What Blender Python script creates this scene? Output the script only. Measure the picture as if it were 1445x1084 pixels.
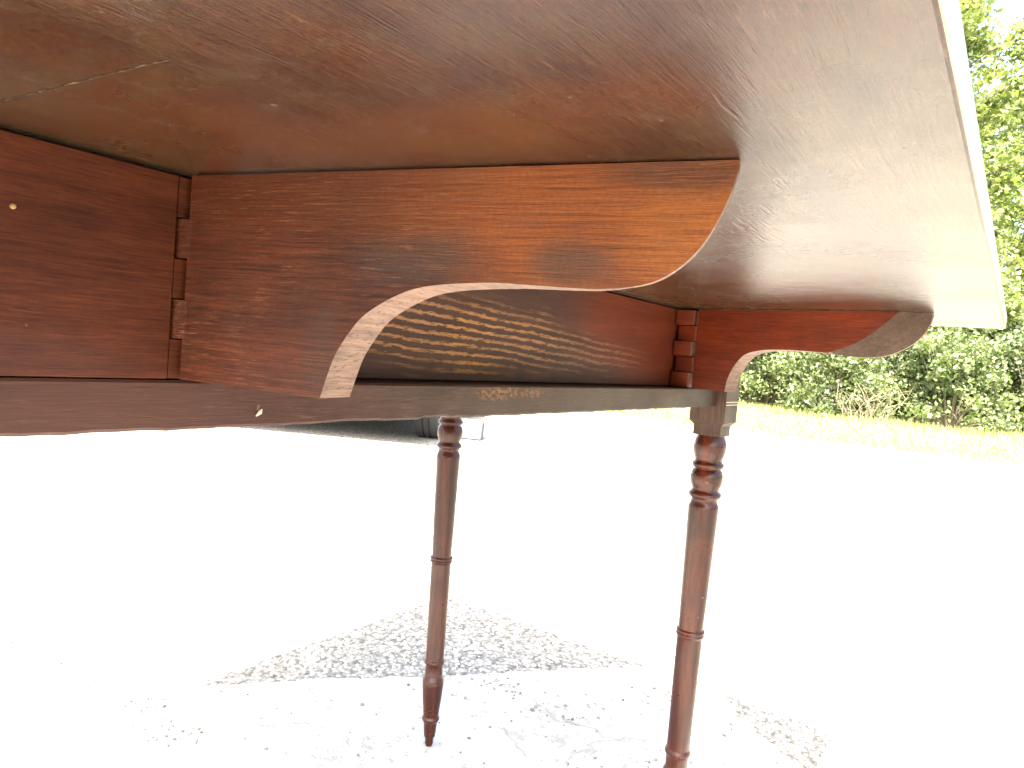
import bpy, bmesh, math, random
import numpy as np
from mathutils import Vector, Matrix

random.seed(7)
RNG = np.random.default_rng(11)
for o in list(bpy.data.objects):
    bpy.data.objects.remove(o)
SC = bpy.context.scene
COL = SC.collection
TZ = 0.70                      # height of the table's underside above the ground

# ------------------------------------------------------------------ camera
cd = bpy.data.cameras.new('camera')
cam = bpy.data.objects.new('camera', cd)
COL.objects.link(cam)
F = Vector((-0.58164494, 0.81204424, -0.04767923))
R = Vector((0.80766546, 0.58349441, 0.08491631))
U = Vector((-0.09677637, -0.01088227, 0.99524666))
m = Matrix((R, U, -F)).transposed().to_4x4()
m.translation = Vector((0.30425, -0.16713, TZ - 0.06526))
cam.matrix_world = m
cd.sensor_width = 36
cd.sensor_fit = 'HORIZONTAL'
cd.lens = 24.79
cd.clip_start = 0.01
cd.clip_end = 2000
SC.camera = cam

# ------------------------------------------------------------------ sky, sun, exposure
SUN_DIR = Vector((0.19, -0.49, 0.705)).normalized()      # towards the sun
W = bpy.data.worlds.new('World')
SC.world = W
W.use_nodes = True
wn = W.node_tree.nodes
wl = W.node_tree.links
wn.clear()
sky = wn.new('ShaderNodeTexSky')
sky.sky_type = 'NISHITA'
sky.sun_disc = False
sky.sun_elevation = math.asin(SUN_DIR.z)
sky.sun_rotation = math.atan2(SUN_DIR.x, SUN_DIR.y)
sky.air_density = 1.0
sky.dust_density = 6.0
sky.ozone_density = 0.4
bg = wn.new('ShaderNodeBackground')
bg.inputs['Strength'].default_value = 0.13
wo = wn.new('ShaderNodeOutputWorld')
wl.new(sky.outputs[0], bg.inputs[0])
wl.new(bg.outputs[0], wo.inputs[0])
sl = bpy.data.lights.new('sun', 'SUN')
sl.energy = 4.0
sl.angle = math.radians(0.5)
sl.color = (1.0, 0.94, 0.84)
so = bpy.data.objects.new('sun', sl)
COL.objects.link(so)
so.rotation_euler = SUN_DIR.to_track_quat('Z', 'Y').to_euler()
SC.view_settings.view_transform = 'Standard'
SC.view_settings.look = 'None'
SC.view_settings.gamma = 1.0
SC.view_settings.use_curve_mapping = False
SC.view_settings.exposure = 3.05
try:
    SC.cycles.max_bounces = 10
    SC.cycles.diffuse_bounces = 6
    SC.cycles.glossy_bounces = 4
    SC.cycles.transmission_bounces = 4
except Exception:
    pass

# ------------------------------------------------------------------ helpers
def link(o, parent=None):
    COL.objects.link(o)
    if parent is not None:
        o.parent = parent
    return o

def smooth(me, ang=35):
    me.polygons.foreach_set('use_smooth', [True] * len(me.polygons))
    try:
        me.set_sharp_from_angle(angle=math.radians(ang))
    except Exception:
        pass
    me.update()

def obj(name, bm, mat, parent=None, loc=(0, 0, 0), rotz=0.0, sm=35, bevel=0.0, kind=None):
    me = bpy.data.meshes.new(name)
    bmesh.ops.recalc_face_normals(bm, faces=bm.faces)
    bm.to_mesh(me)
    bm.free()
    me.materials.append(mat)
    if sm:
        smooth(me, sm)
    o = bpy.data.objects.new(name, me)
    o.location = loc
    o.rotation_euler = (0, 0, rotz)
    link(o, parent)
    if bevel:
        b = o.modifiers.new('bevel', 'BEVEL')
        b.width = bevel
        b.segments = 2
        b.limit_method = 'ANGLE'
        b.angle_limit = math.radians(40)
    if kind:
        o['kind'] = kind
    return o

def raw(name, verts, faces, mat, parent=None, loc=(0, 0, 0), kind=None, sm=0):
    me = bpy.data.meshes.new(name)
    verts = np.asarray(verts, dtype=np.float32)
    faces = np.asarray(faces, dtype=np.int32)
    n = faces.shape[1]
    me.vertices.add(len(verts))
    me.vertices.foreach_set('co', verts.ravel())
    me.loops.add(faces.size)
    me.loops.foreach_set('vertex_index', faces.ravel())
    me.polygons.add(len(faces))
    me.polygons.foreach_set('loop_start', np.arange(0, faces.size, n, dtype=np.int32))
    me.update(calc_edges=True)
    me.validate()
    me.materials.append(mat)
    if sm:
        smooth(me, sm)
    o = bpy.data.objects.new(name, me)
    o.location = loc
    link(o, parent)
    if kind:
        o['kind'] = kind
    return o

def empty(name, loc, label=None, cat=None, group=None, rotz=0):
    o = bpy.data.objects.new(name, None)
    o.location = loc
    o.rotation_euler = (0, 0, rotz)
    o.empty_display_size = 0.1
    link(o)
    tag(o, label, cat, group)
    return o

def tag(o, label=None, cat=None, group=None, kind=None):
    if label: o['label'] = label
    if cat: o['category'] = cat
    if group: o['group'] = group
    if kind: o['kind'] = kind
    return o

def add_box(bm, x0, x1, y0, y1, z0, z1):
    v = [bm.verts.new(p) for p in ((x0, y0, z0), (x1, y0, z0), (x1, y1, z0), (x0, y1, z0),
                                   (x0, y0, z1), (x1, y0, z1), (x1, y1, z1), (x0, y1, z1))]
    for f in ((0, 3, 2, 1), (4, 5, 6, 7), (0, 1, 5, 4), (1, 2, 6, 5), (2, 3, 7, 6), (3, 0, 4, 7)):
        bm.faces.new([v[i] for i in f])

def add_prism(bm, pts, axis, a0, a1):
    """closed outline pts (2D) extruded along 'y' (pts = x,z) or 'z' (pts = x,y)"""
    def P(p, a):
        return (p[0], a, p[1]) if axis == 'y' else ((p[0], p[1], a) if axis == 'z' else (a, p[0], p[1]))
    A = [bm.verts.new(P(p, a0)) for p in pts]
    B = [bm.verts.new(P(p, a1)) for p in pts]
    bm.faces.new(A)
    bm.faces.new(B[::-1])
    n = len(pts)
    for i in range(n):
        bm.faces.new([A[i], A[(i + 1) % n], B[(i + 1) % n], B[i]])

def add_lathe(bm, prof, cx=0, cy=0, n=40, lean=(0, 0), z0=0):
    rings = []
    for r, z in prof:
        ox, oy = cx + lean[0] * (z - z0), cy + lean[1] * (z - z0)
        rings.append([bm.verts.new((ox + r * math.cos(2 * math.pi * i / n), oy + r * math.sin(2 * math.pi * i / n), z)) for i in range(n)])
    for a, b in zip(rings, rings[1:]):
        for i in range(n):
            bm.faces.new([a[i], a[(i + 1) % n], b[(i + 1) % n], b[i]])
    bm.faces.new(rings[0])
    bm.faces.new(rings[-1][::-1])

def add_tube(bm, pts, rads, n=7):
    pts = [Vector(p) for p in pts]
    rings = []
    for i, p in enumerate(pts):
        t = (pts[min(i + 1, len(pts) - 1)] - pts[max(i - 1, 0)]).normalized()
        a = t.orthogonal().normalized()
        b = t.cross(a)
        if rings:
            a = (prev - t * prev.dot(t)).normalized()
            b = t.cross(a)
        prev = a
        rings.append([bm.verts.new(p + (a * math.cos(2 * math.pi * k / n) + b * math.sin(2 * math.pi * k / n)) * rads[i]) for k in range(n)])
    for A, B in zip(rings, rings[1:]):
        for k in range(n):
            bm.faces.new([A[k], A[(k + 1) % n], B[(k + 1) % n], B[k]])
    bm.faces.new(rings[0][::-1])
    bm.faces.new(rings[-1])

def catmull(pts, k=6):
    out = []
    for i in range(len(pts) - 1):
        p0, p1, p2, p3 = pts[max(i - 1, 0)], pts[i], pts[i + 1], pts[min(i + 2, len(pts) - 1)]
        for j in range(k):
            t = j / k
            out.append(tuple(0.5 * (2 * b + (c - a) * t + (2 * a - 5 * b + 4 * c - d) * t * t + (3 * b - a - 3 * c + d) * t ** 3)
                             for a, b, c, d in zip(p0, p1, p2, p3)))
    out.append(tuple(pts[-1]))
    return out

# ------------------------------------------------------------------ materials
class NT:
    def __init__(s, name):
        s.m = bpy.data.materials.new(name)
        s.m.use_nodes = True
        s.t = s.m.node_tree
        s.t.nodes.clear()
        s.out = s.n('ShaderNodeOutputMaterial')
        s.b = s.n('ShaderNodeBsdfPrincipled')
        s.t.links.new(s.b.outputs[0], s.out.inputs[0])
        s.tc = s.n('ShaderNodeTexCoord')
    def n(s, t, **k):
        nd = s.t.nodes.new(t)
        for a, v in k.items():
            setattr(nd, a, v)
        return nd
    def l(s, a, b):
        s.t.links.new(a, b)
    def setin(s, sock, v):
        if hasattr(v, 'is_output'):
            s.l(v, sock)
        else:
            sock.default_value = v
    def mapping(s, scale, loc=(0, 0, 0), rot=(0, 0, 0), src=None):
        mp = s.n('ShaderNodeMapping')
        mp.inputs['Scale'].default_value = scale
        mp.inputs['Location'].default_value = loc
        mp.inputs['Rotation'].default_value = rot
        s.l(src or s.tc.outputs['Object'], mp.inputs['Vector'])
        return mp.outputs[0]
    def noise(s, vec, scale=1, detail=6, rough=0.6, dist=0.0):
        nd = s.n('ShaderNodeTexNoise')
        s.l(vec, nd.inputs['Vector'])
        nd.inputs['Scale'].default_value = scale
        nd.inputs['Detail'].default_value = detail
        nd.inputs['Roughness'].default_value = rough
        nd.inputs['Distortion'].default_value = dist
        return nd.outputs['Fac']
    def ramp(s, fac, stops):
        nd = s.n('ShaderNodeValToRGB')
        el = nd.color_ramp.elements
        el[0].position, el[1].position = stops[0][0], stops[-1][0]
        for i, (p, c) in enumerate(stops):
            e = el[0] if i == 0 else (el[-1] if i == len(stops) - 1 else el.new(p))
            e.position = p
            e.color = (c, c, c, 1) if isinstance(c, (int, float)) else (*c, 1)
        s.l(fac, nd.inputs[0])
        return nd.outputs[0]
    def mix(s, fac, a, b, mode='MIX'):
        nd = s.n('ShaderNodeMix', data_type='RGBA', blend_type=mode)
        s.setin(nd.inputs[0], fac)
        for i, v in ((6, a), (7, b)):
            if hasattr(v, 'is_output'):
                s.l(v, nd.inputs[i])
            else:
                nd.inputs[i].default_value = (*v, 1) if len(v) == 3 else v
        return nd.outputs[2]
    def math(s, op, a, b=0.0, clamp=False):
        nd = s.n('ShaderNodeMath', operation=op, use_clamp=clamp)
        s.setin(nd.inputs[0], a)
        s.setin(nd.inputs[1], b)
        return nd.outputs[0]
    def sep(s, vec=None):
        nd = s.n('ShaderNodeSeparateXYZ')
        s.l(vec or s.tc.outputs['Object'], nd.inputs[0])
        return nd.outputs
    def blob(s, centre, radii, soft=0.5, wob=0.0, wscale=40):
        """1 inside an ellipsoid, falling to 0 at its rim (object coordinates)"""
        vec = s.tc.outputs['Object']
        if wob:
            nz = s.n('ShaderNodeTexNoise')
            s.l(vec, nz.inputs['Vector'])
            nz.inputs['Scale'].default_value = wscale
            nz.inputs['Detail'].default_value = 4
            ad = s.n('ShaderNodeVectorMath', operation='MULTIPLY_ADD')
            s.l(nz.outputs['Color'], ad.inputs[0])
            ad.inputs[1].default_value = (wob, wob, wob)
            s.l(vec, ad.inputs[2])
            vec = ad.outputs[0]
            centre = tuple(c + wob / 2 for c in centre)
        mp = s.mapping(tuple(1 / r for r in radii), tuple(-c / r for c, r in zip(centre, radii)), src=vec)
        ln = s.n('ShaderNodeVectorMath', operation='LENGTH')
        s.l(mp, ln.inputs[0])
        mr = s.n('ShaderNodeMapRange')
        mr.interpolation_type = 'SMOOTHSTEP'
        s.l(ln.outputs['Value'], mr.inputs[0])
        mr.inputs[1].default_value = 1.0 + soft / 2
        mr.inputs[2].default_value = 1.0 - soft / 2
        return mr.outputs[0]
    def done(s, col, rough=0.5, height=None, bump=0.3, dist=0.001, spec=0.5, coat=0.0, coat_rough=0.2):
        s.setin(s.b.inputs['Base Color'], col if hasattr(col, 'is_output') else (*col, 1))
        s.setin(s.b.inputs['Roughness'], rough)
        s.b.inputs['Specular IOR Level'].default_value = spec
        s.b.inputs['Coat Weight'].default_value = coat
        s.b.inputs['Coat Roughness'].default_value = coat_rough
        if height is not None:
            bp = s.n('ShaderNodeBump')
            bp.inputs['Strength'].default_value = bump
            bp.inputs['Distance'].default_value = dist
            s.l(height, bp.inputs['Height'])
            s.l(bp.outputs[0], s.b.inputs['Normal'])
            if coat:
                s.l(bp.outputs[0], s.b.inputs['Coat Normal'])
        return s.m

def gscale(axis, along, across):
    return tuple(along if a == axis else across for a in 'xyz')

def wood(name, axis, dark, mid, light, rough=0.42, fleck=0.5, fleck_col=(0.42, 0.25, 0.16), stains=(), bump=0.35,
         coat=0.0, coat_rough=0.15, along=5.0, across=70.0, seed=0.0, spec=0.5, dents=0.0, pores=0.0, mottle=0.0, tone=(0.97, 0.87, 0.74)):
    s = NT(name)
    off = (seed, seed * 1.7, seed * 0.6)
    broad = s.noise(s.mapping(gscale(axis, along, across), off), 1, 6, 0.65, 0.25)
    col = s.ramp(broad, [(0.3, dark), (0.5, mid), (0.72, light)])
    blot = s.noise(s.mapping((9, 9, 14), off), 1, 4, 0.6, 0.5)
    col = s.mix(0.75, col, s.ramp(blot, [(0.3, (0.55, 0.52, 0.55)), (0.5, (0.95, 0.95, 0.95)), (0.72, (1.3, 1.15, 0.95))]), 'MULTIPLY')
    fine = s.noise(s.mapping(gscale(axis, 50, 1000), off), 1, 5, 0.75, 0.2)
    col = s.mix(0.9, col, s.ramp(fine, [(0.33, (0.48, 0.45, 0.44)), (0.5, (1, 1, 1)), (0.68, (1.45, 1.4, 1.32))]), 'MULTIPLY')
    # coloured regions: (colour, centre, radii, amount, streaky)
    for (c, ce, ra, amt, streak) in stains:
        mk = s.blob(ce, ra, 1.0, min(ra) * 1.2, 30)
        if streak == 2:
            mk = s.math('MULTIPLY', mk, s.ramp(s.noise(s.mapping((330, 230, 420), (1, 2, 3)), 1, 4, 0.7), [(0.46, 0.0), (0.58, 1.0)]))
        elif streak:
            st = s.ramp(s.noise(s.mapping(gscale(axis, 24, 760), (3, 5, 7)), 1, 5, 0.65, 0.4), [(0.36, 0.4), (0.58, 1.0)])
            mk = s.math('MULTIPLY', mk, st)
        col = s.mix(s.math('MULTIPLY', mk, amt), col, c)
    # short pale dashes where the polish has come off the raised grain
    fl = s.noise(s.mapping(gscale(axis, 75, 1500), (seed + 4, 2, 1)), 1, 3, 0.6, 0.2)
    patch = s.noise(s.mapping((22, 22, 22), (1, seed, 5)), 1, 3, 0.6)
    flm = s.math('MULTIPLY', s.ramp(fl, [(0.575, 0.0), (0.655, 1.0)]), s.ramp(patch, [(0.42, 0.0), (0.62, 1.0)]))
    col = s.mix(s.math('MULTIPLY', flm, fleck), col, fleck_col)
    if mottle:
        m1 = s.noise(s.mapping((45, 45, 45), (seed, 2, 7)), 1, 6, 0.7, 0.4)
        col = s.mix(s.math('MULTIPLY', s.ramp(m1, [(0.48, 0.0), (0.66, 1.0)]), 0.45 * mottle), col, (0.050, 0.031, 0.013))
        m2 = s.noise(s.mapping((70, 70, 70), (seed + 5, 6, 1)), 1, 5, 0.7, 0.3)
        col = s.mix(s.math('MULTIPLY', s.ramp(m2, [(0.54, 0.0), (0.68, 1.0)]), 0.5 * mottle), col, (0.050, 0.040, 0.036))
        m3 = s.noise(s.mapping((620, 620, 620), (seed, 6, 1)), 1, 2, 0.6)
        col = s.mix(mottle, col, s.ramp(m3, [(0.3, (0.62, 0.60, 0.6)), (0.5, (1, 1, 1)), (0.7, (1.45, 1.42, 1.4))]), 'MULTIPLY')
    # small dull scuffs and specks
    sp = s.noise(s.mapping((130, 130, 130), (seed, 9, 9)), 1, 2, 0.5)
    col = s.mix(s.math('MULTIPLY', s.ramp(sp, [(0.745, 0.0), (0.765, 1.0)]), 0.45), col, (0.20, 0.14, 0.08))
    h = s.math('ADD', s.math('MULTIPLY', fine, 0.6), s.math('MULTIPLY', broad, 0.6))
    if dents:
        dn = s.noise(s.mapping(gscale(axis, 40, 420), (seed, 3, 3), (0, 0, 0.5)), 1, 4, 0.6, 0.3)
        h = s.math('SUBTRACT', h, s.math('MULTIPLY', s.ramp(dn, [(0.55, 0.0), (0.72, 1.0)]), dents * 0.9))
        lo = s.noise(s.mapping((7, 12, 9), (seed, 1, 3)), 1, 2, 0.5, 1.0)
        h = s.math('ADD', h, s.math('MULTIPLY', lo, dents * 5))
    if pores:
        pn = s.noise(s.mapping((900, 260, 900), (seed, 3, 3)), 1, 2, 0.5)
        col = s.mix(s.math('MULTIPLY', s.ramp(pn, [(0.60, 0.0), (0.66, 1.0)]), pores), col, (0.03, 0.017, 0.012))
    rr = s.ramp(blot, [(0.3, min(1, rough + 0.12)), (0.7, max(0.05, rough - 0.08))])
    col = s.mix(1.0, col, tone, 'MULTIPLY')
    return s.done(col, rr, h, bump, 0.0012, spec, coat, coat_rough)

# leaf and top boards: dull red-brown underside, grain along the rail
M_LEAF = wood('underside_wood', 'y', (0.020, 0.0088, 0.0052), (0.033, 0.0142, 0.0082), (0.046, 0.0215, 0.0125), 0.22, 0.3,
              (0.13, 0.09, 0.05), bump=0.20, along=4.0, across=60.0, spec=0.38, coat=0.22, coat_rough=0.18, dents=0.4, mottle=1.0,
              stains=(((0.035, 0.034, 0.034), (0.05, -0.09, TZ), (0.03, 0.022, 0.05), 0.6, False),
                      ((0.062, 0.020, 0.008), (0.05, -0.02, TZ), (0.06, 0.07, 0.05), 0.7, True),
                      ((0.062, 0.022, 0.010), (0.15, -0.005, TZ), (0.09, 0.02, 0.05), 0.6, True),
                      ((0.055, 0.022, 0.010), (0.02, 0.25, TZ), (0.05, 0.35, 0.05), 0.5, True)))
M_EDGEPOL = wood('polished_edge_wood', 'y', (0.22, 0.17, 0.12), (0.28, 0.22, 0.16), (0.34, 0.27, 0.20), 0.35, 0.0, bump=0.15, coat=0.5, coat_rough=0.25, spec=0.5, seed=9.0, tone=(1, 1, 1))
M_TOP = wood('table_top_wood', 'y', (0.024, 0.012, 0.0085), (0.036, 0.0185, 0.0125), (0.048, 0.025, 0.017), 0.4, 0.3, seed=3.0)
M_RAIL = wood('rail_wood', 'y', (0.043, 0.0108, 0.0042), (0.060, 0.0152, 0.0058), (0.077, 0.0215, 0.0085), 0.5, 0.28,
              (0.12, 0.055, 0.032), seed=1.0, along=9, across=190, spec=0.15,
              stains=(((0.045, 0.024, 0.024), (0.0, -0.07, TZ - 0.085), (0.05, 0.045, 0.014), 0.35, False),))
M_LOWER = wood('lower_rail_wood', 'y', (0.027, 0.0140, 0.0105), (0.039, 0.0210, 0.0155), (0.052, 0.030, 0.022), 0.5, 0.4,
               (0.14, 0.08, 0.05), seed=2.0, along=8, across=90, spec=0.2, dents=0.35, tone=(1.02, 0.94, 0.88),
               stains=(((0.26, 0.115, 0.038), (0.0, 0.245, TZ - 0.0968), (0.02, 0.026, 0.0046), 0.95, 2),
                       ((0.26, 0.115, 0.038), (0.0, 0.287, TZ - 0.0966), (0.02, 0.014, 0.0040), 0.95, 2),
                       ((0.048, 0.0185, 0.0130), (0.0, 0.0, TZ - 0.1), (0.05, 0.11, 0.03), 0.7, False),
                       ((0.048, 0.037, 0.028), (0.0, 0.45, TZ - 0.1), (0.05, 0.25, 0.03), 0.7, False),
                       ((0.030, 0.018, 0.012), (0.0, 0.515, TZ - 0.1035), (0.02, 0.012, 0.006), 0.45, False)))
M_BRK1 = wood('near_bracket_wood', 'x', (0.036, 0.0098, 0.0043), (0.064, 0.0162, 0.0066), (0.090, 0.0265, 0.0108), 0.48, 0.8,
              (0.19, 0.090, 0.050), along=20, across=520, seed=5.0, spec=0.25, bump=0.6, mottle=0.35,
              stains=(((0.205, 0.062, 0.0125), (0.185, 0, -0.018), (0.060, 0.05, 0.028), 0.85, True),
                      ((0.225, 0.078, 0.0150), (0.225, 0, -0.020), (0.020, 0.05, 0.030), 0.7, True),
                      ((0.150, 0.044, 0.012), (0.140, 0, -0.010), (0.050, 0.05, 0.022), 0.5, True),
                      ((0.065, 0.023, 0.012), (0.215, 0, -0.004), (0.022, 0.05, 0.006), 0.8, False),
                      ((0.042, 0.026, 0.023), (0.181, 0, -0.0345), (0.014, 0.03, 0.0068), 0.8, True),
                      ((0.040, 0.025, 0.022), (0.118, 0, -0.034), (0.026, 0.03, 0.011), 0.85, True),
                      ((0.036, 0.020, 0.017), (0.078, 0, -0.075), (0.008, 0.03, 0.020), 0.6, True),
                      ((0.085, 0.023, 0.0075), (0.055, 0, -0.010), (0.055, 0.03, 0.018), 0.6, False)))
M_BRK2 = wood('far_bracket_wood', 'x', (0.095, 0.0165, 0.0060), (0.120, 0.0215, 0.0075), (0.145, 0.029, 0.0105), 0.4, 0.12,
              (0.25, 0.10, 0.06), along=10, across=120, seed=8.0, bump=0.10, spec=0.3, tone=(0.97, 0.92, 0.86))
M_BEV = wood('bevel_wood', 'x', (0.034, 0.020, 0.0125), (0.054, 0.031, 0.020), (0.072, 0.044, 0.0285), 0.6, 0.2, along=12, across=140, seed=12.0, spec=0.2, tone=(1, 1, 1))  # chamfer colour, a greyer brown than the bracket faces
M_EDGE = wood('sawn_edge_and_slot_light', 'y', (0.095, 0.050, 0.033), (0.150, 0.085, 0.058), (0.20, 0.120, 0.085), 0.6, 0.0, along=20, across=300,
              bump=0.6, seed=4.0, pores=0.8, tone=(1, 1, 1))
M_KNUC = wood('knuckle_wood', 'z', (0.030, 0.013, 0.009), (0.042, 0.018, 0.011), (0.055, 0.024, 0.015), 0.5, 0.2, along=20, across=200, seed=6.0, spec=0.3)
M_LEG = wood('turned_leg_wood', 'z', (0.018, 0.0048, 0.0021), (0.041, 0.0110, 0.0046), (0.080, 0.0225, 0.0095), 0.3, 0.05,
             (0.2, 0.09, 0.06), along=5, across=110, seed=7.0, bump=0.08, coat=0.2, coat_rough=0.12, spec=0.25, tone=(1.0, 0.78, 0.62))
M_BLOCKW = wood('leg_block_wood', 'z', (0.032, 0.0195, 0.0155), (0.050, 0.031, 0.025), (0.068, 0.044, 0.036), 0.5, 0.1, along=8, across=120, seed=14.0, spec=0.25)
M_STRING = NT('stringing').done((0.42, 0.34, 0.22), 0.5)
M_CHIP = NT('pale_splinter').done((0.55, 0.45, 0.34), 0.6)
M_PLUG = NT('pale_plug').done((0.28, 0.17, 0.06), 0.6)

def inner_rail_mat():
    s = NT('worn_inner_rail_wood')
    base = s.noise(s.mapping((60, 5, 70), (2, 3, 4)), 1, 5, 0.6, 0.6)
    col = s.ramp(base, [(0.3, (0.028, 0.0128, 0.0088)), (0.5, (0.042, 0.0188, 0.0128)), (0.7, (0.062, 0.028, 0.019))])
    xyz = s.sep()
    # red polish left at the far end and at the top
    far = s.blob((-0.026, 0.56, TZ - 0.02), (0.1, 0.17, 0.075), 0.7, 0.03, 20)
    col = s.mix(s.math('MULTIPLY', far, 0.92), col, s.ramp(base, [(0.3, (0.078, 0.0145, 0.0050)), (0.7, (0.115, 0.023, 0.0080))]))
    # wavy stripes of bare ridged grain
    wp = s.noise(s.mapping((3, 6.0, 10), (7, 1, 2)), 1, 2, 0.5)
    zz = s.math('ADD', s.math('MULTIPLY', xyz[2], 1.0), s.math('MULTIPLY', wp, 0.012))
    zz = s.math('ADD', zz, s.math('MULTIPLY', xyz[1], 0.050))
    wav = s.math('SINE', s.math('MULTIPLY', zz, 2 * math.pi / 0.0062))
    brk = s.noise(s.mapping((40, 90, 620), (1, 1, 6)), 1, 6, 0.8)
    wav = s.math('ADD', wav, s.math('MULTIPLY', s.math('SUBTRACT', brk, 0.535), 8.0))
    stripe = s.ramp(wav, [(0.0, 0.0), (0.45, 1.0)])
    reg = s.blob((-0.026, 0.225, TZ - 0.056), (0.1, 0.135, 0.024), 0.9, 0.035, 22)
    reg2 = s.blob((-0.026, 0.38, TZ - 0.062), (0.1, 0.13, 0.016), 0.9, 0.02, 25)
    gold = s.mix(s.ramp(s.noise(s.mapping((10, 12, 10), (5, 5, 5)), 1, 2, 0.5), [(0.4, 0.0), (0.6, 1.0)]), (0.36, 0.165, 0.042), (0.26, 0.13, 0.065))
    col = s.mix(s.math('MULTIPLY', s.math('MULTIPLY', stripe, reg), 0.95), col, gold)
    col = s.mix(s.math('MULTIPLY', s.math('MULTIPLY', stripe, reg2), 0.6), col, (0.21, 0.11, 0.065))
    fine = s.noise(s.mapping((900, 28, 900), (0, 0, 0)), 1, 4, 0.7, 0.3)
    col = s.mix(0.7, col, s.ramp(fine, [(0.32, (0.6, 0.57, 0.55)), (0.5, (1, 1, 1)), (0.7, (1.3, 1.25, 1.2))]), 'MULTIPLY')
    knot = s.blob((-0.026, 0.305, TZ - 0.083), (0.1, 0.006, 0.006), 0.8, 0.004, 60)
    col = s.mix(s.math('MULTIPLY', knot, 0.7), col, (0.03, 0.018, 0.012))
    h = s.math('ADD', s.math('MULTIPLY', fine, 0.4), s.math('MULTIPLY', s.math('MULTIPLY', stripe, reg), 0.6))
    return s.done(col, 0.55, h, 0.5, 0.0012, 0.2)
M_INNER = inner_rail_mat()

# ------------------------------------------------------------------ ground
def gravel_mat(name, scale, tones, bump, dist):
    s = NT(name)
    v = s.n('ShaderNodeTexVoronoi')
    v.inputs['Scale'].default_value = scale
    s.l(s.tc.outputs['Object'], v.inputs['Vector'])
    sp = s.n('ShaderNodeSeparateColor')
    s.l(v.outputs['Color'], sp.inputs[0])
    col = s.ramp(sp.outputs[0], tones)
    big = s.noise(s.mapping((1.3, 1.3, 1.3)), 1, 5, 0.6)
    col = s.mix(0.6, col, s.ramp(big, [(0.3, (0.8, 0.8, 0.78)), (0.7, (1.12, 1.1, 1.08))]), 'MULTIPLY')
    gap = s.ramp(v.outputs['Distance'], [(0.35, 1.0), (0.75, 0.45)])
    col = s.mix(1.0, col, gap, 'MULTIPLY')
    return s.done(col, 0.85, s.math('SUBTRACT', 1.0, v.outputs['Distance']), bump, dist)
M_YARD = gravel_mat('yard_gravel', 110, [(0.0, (0.18, 0.175, 0.145)), (0.5, (0.31, 0.30, 0.25)), (0.85, (0.43, 0.41, 0.36)), (1.0, (0.55, 0.53, 0.49))], 0.7, 0.004)

def slab_mat():
    s = NT('pad_concrete')
    n1 = s.noise(s.mapping((5, 5, 5)), 1, 6, 0.6)
    col = s.ramp(n1, [(0.3, (0.43, 0.41, 0.36)), (0.7, (0.57, 0.545, 0.485))])
    n2 = s.noise(s.mapping((260, 260, 260)), 1, 3, 0.6)
    col = s.mix(0.7, col, s.ramp(n2, [(0.32, (0.70, 0.70, 0.70)), (0.55, (1.06, 1.06, 1.06))]), 'MULTIPLY')
    pit = s.noise(s.mapping((42, 42, 42), (3, 1, 0)), 1, 4, 0.65, 0.6)
    den = s.noise(s.mapping((5, 5, 5), (8, 8, 0)), 1, 3, 0.6)
    pm = s.ramp(s.math('ADD', pit, s.math('MULTIPLY', s.math('SUBTRACT', den, 0.5), 0.6)), [(0.59, 0.0), (0.67, 1.0)])
    col = s.mix(s.math('MULTIPLY', pm, 0.7), col, (0.33, 0.295, 0.225))
    v = s.n('ShaderNodeTexVoronoi', feature='DISTANCE_TO_EDGE')
    wv = s.n('ShaderNodeVectorMath', operation='ADD')
    nz = s.n('ShaderNodeTexNoise')
    nz.inputs['Scale'].default_value = 14
    s.l(s.tc.outputs['Object'], nz.inputs['Vector'])
    sc_ = s.n('ShaderNodeVectorMath', operation='SCALE')
    s.l(nz.outputs['Color'], sc_.inputs[0])
    sc_.inputs['Scale'].default_value = 0.10
    s.l(s.tc.outputs['Object'], wv.inputs[0])
    s.l(sc_.outputs[0], wv.inputs[1])
    s.l(wv.outputs[0], v.inputs['Vector'])
    v.inputs['Scale'].default_value = 1.7
    cr = s.math('MULTIPLY', s.ramp(v.outputs['Distance'], [(0.002, 1.0), (0.008, 0.0)]), s.ramp(den, [(0.45, 0.0), (0.55, 1.0)]))
    col = s.mix(s.math('MULTIPLY', cr, 0.6), col, (0.27, 0.24, 0.18))
    h = s.math('SUBTRACT', n2, s.math('ADD', pm, cr))
    return s.done(col, 0.85, h, 0.5, 0.003)
M_SLAB = slab_mat()

def grass_ground_mat():
    s = NT('lawn_soil')
    n = s.noise(s.mapping((1.5, 1.5, 1.5)), 1, 8, 0.65)
    return s.done(s.ramp(n, [(0.3, (0.20, 0.23, 0.08)), (0.55, (0.28, 0.30, 0.12)), (0.75, (0.38, 0.36, 0.18))]), 0.9, s.noise(s.mapping((60, 60, 60))), 0.6, 0.02)
M_LAWN = grass_ground_mat()

def sheet(name, pts, z, mat, n=1):
    bm = bmesh.new()
    vs = [bm.verts.new((x, y, z)) for x, y in pts]
    bm.faces.new(vs)
    return obj(name, bm, mat, sm=0, kind='structure')

sheet('field', [(-300, -300), (300, -300), (300, 300), (-300, 300)], -0.02, M_LAWN)
# yard: its far edge is the wandering line where the lawn begins
edge = []
for i in range(60):
    x = -30 + i
    y = 7.55 + 0.18 * (x + 2) + 0.16 * math.sin(x * 1.7) + 0.11 * math.sin(x * 4.1 + 1)
    if x < -6: y = 7.55 - 0.72 + 0.16 * math.sin(x * 1.7)
    edge.append((x, y))
yard_pts = [(-30, -30), (29, -30)] + edge[::-1]
sheet('yard', yard_pts, -0.012, M_YARD)
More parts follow.
